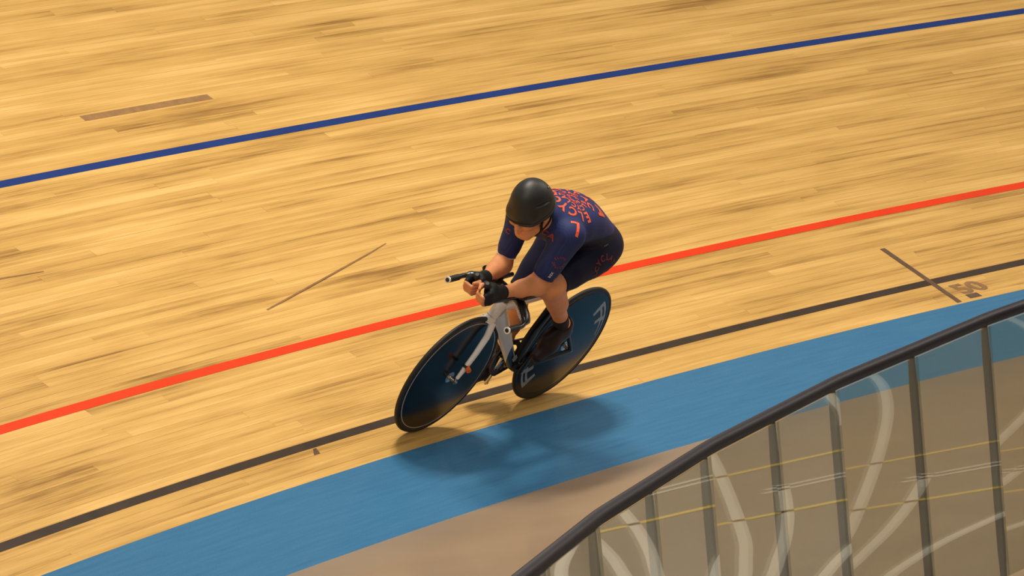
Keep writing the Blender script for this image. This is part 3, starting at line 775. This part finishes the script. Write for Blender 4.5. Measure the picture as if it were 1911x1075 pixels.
def suit_mat():
    t = NT('suit'); b = t.b
    tc = t.new('ShaderNodeTexCoord'); sp = t.new('ShaderNodeSeparateXYZ'); t.link(tc.outputs['Object'], sp.inputs[0])
    # knitted ribs of the jersey
    wv = t.new('ShaderNodeTexWave'); wv.inputs['Scale'].default_value = 38; wv.inputs['Distortion'].default_value = 0; wv.bands_direction = 'X'
    t.link(tc.outputs['Object'], wv.inputs['Vector'])
    up = t.new('ShaderNodeMix', data_type='RGBA'); up.inputs[6].default_value = (.021, .031, .118, 1); up.inputs[7].default_value = (.026, .039, .142, 1); t.link(wv.outputs['Fac'], up.inputs[0])
    # shorts and side panels are near black navy: everything below an edge that rises slightly towards the shoulders
    lt = t.new('ShaderNodeMath', operation='MULTIPLY_ADD'); lt.inputs[1].default_value = .09; lt.inputs[2].default_value = 1.095; t.link(sp.outputs[0], lt.inputs[0])
    c1 = t.new('ShaderNodeMath', operation='LESS_THAN'); t.link(sp.outputs[2], c1.inputs[0]); t.link(lt.outputs[0], c1.inputs[1])
    # arms stay blue: x above .66
    c2 = t.new('ShaderNodeMath', operation='LESS_THAN'); t.link(sp.outputs[0], c2.inputs[0]); c2.inputs[1].default_value = .692
    an_ = t.new('ShaderNodeMath', operation='MULTIPLY'); t.link(c1.outputs[0], an_.inputs[0]); t.link(c2.outputs[0], an_.inputs[1])
    mx = t.new('ShaderNodeMix', data_type='RGBA'); mx.inputs[7].default_value = (.010, .0115, .038, 1); t.link(up.outputs[2], mx.inputs[6]); t.link(an_.outputs[0], mx.inputs[0])
    t.link(mx.outputs[2], b.inputs['Base Color']); b.inputs['Roughness'].default_value = .6; b.inputs['Specular IOR Level'].default_value = .18
    bp = t.new('ShaderNodeBump'); bp.inputs['Strength'].default_value = .05; bp.inputs['Distance'].default_value = .001; t.link(wv.outputs['Fac'], bp.inputs['Height']); t.link(bp.outputs[0], b.inputs['Normal'])
suit_mat()
suit = S.build('skinsuit', 'suit', person, 2)
suit['label'] = 'navy short-sleeved skinsuit with orange lettering and dark shorts'
bm = bmesh.new(); bm.from_mesh(suit.data); SUIT = BVHTree.FromBMesh(bm); bm.free()

def band_ring(key, rad, wd, m, nm, asp=1.0):
    c, d = cuffs[key]; MB().lathe(Vector(c), Vector(d), [(-wd, rad), (-wd, rad+.002), (0.001, rad+.002), (.001, rad)], 40, ref=(0, 1, 0)).build(nm, m, suit)
band_ring('armR', .0452, .004, 'print_white', 'cuff_trim'); band_ring('armL', .0530, .006, 'suit', 'cuff_trim')

# ---- prints on the suit: letters laid onto the cloth
def project(Vs, Fs, org, ex, ey, m, nm='lettering', parent=None):
    org, ex, ey = Vector(org), Vector(ex).normalized(), Vector(ey).normalized(); nn = ex.cross(ey).normalized(); out = []; ok = []
    for v in Vs:
        p = org+ex*v.x+ey*v.y+nn*.25; h = SUIT.ray_cast(p, -nn, .5)
        if h[0] is None: out.append(p); ok.append(False)
        else: out.append(h[0]+h[1]*.0016); ok.append(h[1].dot(nn) > .3)
    Fk = []
    for f in Fs:
        if all(ok[i] for i in f) and max((out[f[i]]-out[f[i-1]]).length for i in range(3)) < .03: Fk.append(f)
    if not Fk: return None
    par = list(range(len(Vs)))                       # keep the largest connected piece of the letter
    def root(i):
        while par[i] != i: par[i] = par[par[i]]; i = par[i]
        return i
    for f in Fk: par[root(f[0])] = root(f[1]); par[root(f[1])] = root(f[2])
    tally = {}
    for f in Fk: tally[root(f[0])] = tally.get(root(f[0]), 0)+1
    best = max(tally, key=tally.get); Fk = [f for f in Fk if root(f[0]) == best]
    if len(Fk) < .5*len(Fs): return None
    use = sorted({i for f in Fk for i in f}); ren = {i: k for k, i in enumerate(use)}
    return mesh_obj(nm, [out[i] for i in use], [tuple(ren[i] for i in f) for f in Fk], m, parent or suit)
def ring_text(txt, rad, size, start, span, org, ex, ey, m, squash=1.0, outward=True):
    n = len(txt)
    for i, ch_ in enumerate(txt):
        if ch_ == ' ': continue
        t = math.radians(start+span*i/(n-1)); V_, F_ = text_mesh(ch_, size)
        c_, s_ = (math.cos(t), math.sin(t)); R_ = []
        for v in V_:
            # letters stand with their feet on the ring
            a, b_ = v.x*squash, v.y
            R_.append(Vector((c_*(rad+b_)+s_*a, s_*(rad+b_)-c_*a, 0)) if outward else Vector((c_*(rad-b_)-s_*a, s_*(rad-b_)+c_*a, 0)))
        project(R_, F_, org, ex, ey, m)
WORDS = 'CYCLE CAPITAL'

# ---- gloves, helmet, straps, socks, shoes
for sd, nm in (('L', 'left'), ('R', 'right')):
    sg = 1 if sd == 'L' else -1
    w_, ha = J['wr'+sd], J['ha'+sd]; c0 = np.minimum(w_, ha)-.085; c1 = np.maximum(w_, ha)+.085
    S = SDF(c0, c1, .0027); hand(S, sd, True, .0030)
    d = nrm(w_-ha); S.cone(w_+(ha-w_)*.3, w_+d*.012, .0325, .0325, .01, [(w_+d*.006, d)])
    gl = S.build('glove', 'glove', person, 1); gl['label'] = 'black fingerless glove'
    MB().tube([Vector(w_+d*.004), Vector(w_-d*.014)], .0345, 24).build('wrist_strap', 'strap', gl)
S = SDF(HC-.20, HC+.21, .0034)
rim = [(hp(0, 0, -.006), -nrm(Hh*1.0+Gg*.10))]
S.ell(hp(-.006, 0, .028), (.116, .096, .135), ax3, .01, clip=rim)
S.ell(hp(-.026, 0, .018), (.096, .090, .100), ax3, .03, clip=rim)
S.cone(hp(.066, -.045, .022), hp(.066, .045, .022), .036, .036, .03, rim)
S.ell(hp(-.010, 0, .0), (.100, .080, .098), ax3, .006, 'cut')
for g in (1, -1):
    S.cone(hp(.070, g*.070, .084), hp(-.05, g*.097, .072), .005, .005, .006, None, 'cut')        # crease along each side
    S.ell(hp(-.10, g*.055, .115), (.020, .008, .012), ax3, .004, 'cut')                         # small rear vents
helmet = S.build('helmet', 'helmet', person, 2); helmet['label'] = 'smooth matte black helmet'
# rim band, emblem and straps
rimpts = []
bmh = bmesh.new(); bmh.from_mesh(helmet.data); HB_ = BVHTree.FromBMesh(bmh); bmh.free()
for i in range(48):
    t = 2*PI*i/48; d = Vector(Gg*math.cos(t)+Ss*math.sin(t)); o_ = Vector(hp(-.02, 0, .012-.10*(.13*math.cos(t))*1.0)); h = HB_.ray_cast(o_+d*.4, -d, .5)
    if h[0]: rimpts.append(h[0]+h[1]*.0005)
MB().tube(rimpts+[rimpts[0]], .0045, 8).build('rim_band', 'black_matte', helmet)
def on_helmet(g, s_, h, r=.4):
    c_ = Vector(hp(-.02, 0, .03)); d = Vector(Gg*g+Ss*s_+Hh*h).normalized(); q = HB_.ray_cast(c_+d*r, -d, r); return q[0], q[1]
q = on_helmet(-.45, .55, .75)
if q[0]: MB().tube([q[0]+Vector((-.006, 0, -.004)), q[0]+q[1]*.002, q[0]+Vector((.004, 0, .008))], .002, 6).build('helmet_emblem', 'stripe_grey', helmet)
for g in (1, -1):
    pts = [hp(.020, g*.088, .012), hp(.026, g*.078, -.035), hp(.020, g*.066, -.075), hp(.020, g*.030, -.118), hp(.022, 0, -.126)]
    MB().tube(curve_pts([Vector(p) for p in pts], 5), .0045, 8, side=tuple(Gg), asp=1.9).build('chin_strap', 'strap', helmet)
    pts = [hp(-.055, g*.090, .008), hp(-.02, g*.086, -.045), hp(.018, g*.067, -.078)]
    MB().tube(curve_pts([Vector(p) for p in pts], 5), .004, 8, side=tuple(Gg), asp=1.8).build('chin_strap', 'strap', helmet)
    # eyes and lids under the brim
    e = MB(); prof = [(.0115*math.cos(a), .0115*math.sin(a)) for a in [i*PI/10 for i in range(11)]]
    ey = e.lathe(Vector(hp(.079, g*.031, .001)), Vector(Gg), prof, 16, ref=tuple(Hh), closed=False).build('eye', 'eye_white', person)
    MB().lathe(Vector(hp(.0905, g*.031, -.001)), Vector(Gg), [(0, .0052), (.0012, .0001)], 14, ref=tuple(Hh), closed=False).build('iris', 'eye_dark', ey)
    MB().tube([hp(.0985, g*.014, .020), hp(.098, g*.030, .025), hp(.088, g*.047, .021)], [.003, .0035, .002], 8).build('eyebrow', 'hair', person)
for sd, sg in (('L', 1), ('R', -1)):
    an, k_, pc = J['ank'+sd], J['kne'+sd], PED[sd]
    d = nrm(k_-an)
    S = SDF(np.minimum(an, pc)-.13, np.maximum(an, pc)+.15, .0036)
    S.cone(an+A3(-.01, 0, -.02), an+d*.10, .0385, .0405, .01, [(an+d*.085, d)])
    sock = S.build('sock', 'sock', person, 1); sock['label'] = 'dark sock'
    # shoe: sole line runs from heel to toe over the pedal
    lo = np.minimum(an, pc)-.17; hi = np.maximum(an, pc)+.17
    S = SDF(lo, hi, .0036)
    heel = an+A3(-.048, 0, -.050); toe = pc+nrm(nrm(pc-an)+A3(.75, 0, 0))*.085+A3(0, 0, .006); fx = nrm(toe-heel); fz = nrm(np.cross(fx, yl)); fz = fz if fz[2] > 0 else -fz
    sole = [(pc-fz*.022, -fz)]
    S.cone(heel, pc+A3(.01, 0, .010), .038, .044, .02, sole); S.cone(pc+A3(.0, 0, .012), toe, .046, .030, .02, sole)
    S.ell((an+pc)/2+fz*.012, (.095, .038, .042), (fx, yl, fz), .03, clip=sole)
    S.cone(an+A3(-.022, 0, -.04), an+A3(-.012, 0, .0), .040, .041, .02, [(an+A3(-.01, 0, .008), nrm(d+A3(.25, 0, 0)))]); 
    S.cone(heel, an+A3(-.03, 0, -.01), .036, .034, .02)
    shoe = S.build('shoe', 'shoe', person, 2); shoe['label'] = 'dark burgundy cycling shoe'
    for f, r in ((.38, .047), (.62, .047)):
        c = heel+(toe-heel)*f+fz*.004; MB().tube([c+fz*(math.sin(t)*(.046-.03*(f-.38)))+yl*math.cos(t)*.045 for t in [i*PI/12 for i in range(13)]], .0022, 6, side=tuple(fx), asp=4).build('shoe_strap', 'strap', shoe)
    MB().lathe(Vector(heel+(toe-heel)*.40+fz*.030+yl*sg*.034), Vector(fz*.6+yl*sg*.8), [(0, .001), (0, .009), (.006, .008), (.006, .001)], 16, ref=tuple(fx)).build('dial', 'dark_metal', shoe)
    MB().box(Vector(pc-fz*.026), .07, .05, .010, X=fx, Y=yl, Z=fz, ch=.2).build('cleat', 'black_matte', shoe)
    MB().tube([heel+fx*-.02+fz*-.030, pc-fz*.022, toe-fz*.022], [.022, .036, .022], 16, side=tuple(fz), asp=.16).build('sole', 'black_matte', shoe)

# ---- suit prints
bo, bx_, by_ = (.615, -.025, 1.25), (0, -1, 0), (1, 0, 0)
ring_text(WORDS, .026, .024, 100, 330, bo, bx_, by_, 'print_orange')
ring_text(WORDS, .058, .038, 130, 330, bo, bx_, by_, 'print_orange')
ring_text(WORDS, .102, .060, 75, 330, bo, bx_, by_, 'print_orange')
ring_text(WORDS, .190, .088, 55, 330, bo, bx_, by_, 'print_orange')
def facing(n, up_):
    n = Vector(nrm(n)); e = Vector(up_); e = (e-n*e.dot(n)).normalized(); return e.cross(n), e
sl = J['shL']*.56+J['elL']*.44; ad_ = nrm(J['elL']-J['shL'])
fx_, fy_ = facing((.55, .75, .25), -ad_)
ring_text(WORDS, .027, .015, 60, 300, sl, fx_, fy_, 'print_dim')
c_, d_ = cuffs['armL']; 
for k, ch_ in enumerate('BEX'): V_, F_ = text_mesh(ch_, .016); project([Vector((-v.y, v.x+.011*(k-1), 0)) for v in V_], F_, Vector(c_-d_*.026), fx_, fy_, 'print_white')
th = J['hipL']*.72+J['kneL']*.28; td = nrm(J['kneL']-J['hipL']); tp = nrm(np.cross(td, yl)); tp = tp if tp[2] > 0 else -tp
ring_text(WORDS, .060, .038, 100, 330, th, tuple(-td), tuple(tp), 'print_dark')
hx_, hy_ = facing((.0, 1, .35), (.3, 0, 1)); 
for k, ch_ in enumerate('BEX'): V_, F_ = text_mesh(ch_, .012); project([v+Vector((.009*(k-1), 0, 0)) for v in V_], F_, (.36, .05, 1.055), hx_, hy_, 'mark_grey')
# collar print at the throat and flash on the right sleeve
gx_, gy_ = facing((.75, .60, .1), (0, 0, 1))
for k, ch_ in enumerate('CA'): V_, F_ = text_mesh(ch_, .042); project([v+Vector((.034*k-.017, 0, 0)) for v in V_], F_, (.76, .008, 1.145), gx_, gy_, 'print_dim')
sr = J['shR']*.62+J['elR']*.38; kx_, ky_ = facing((.9, .2, .3), tuple(J['shR']-J['elR']))
V_, F_ = text_mesh('C', .035); project(V_, F_, Vector(sr)+Vector((0, -.02, 0)), kx_, ky_, 'print_dim')
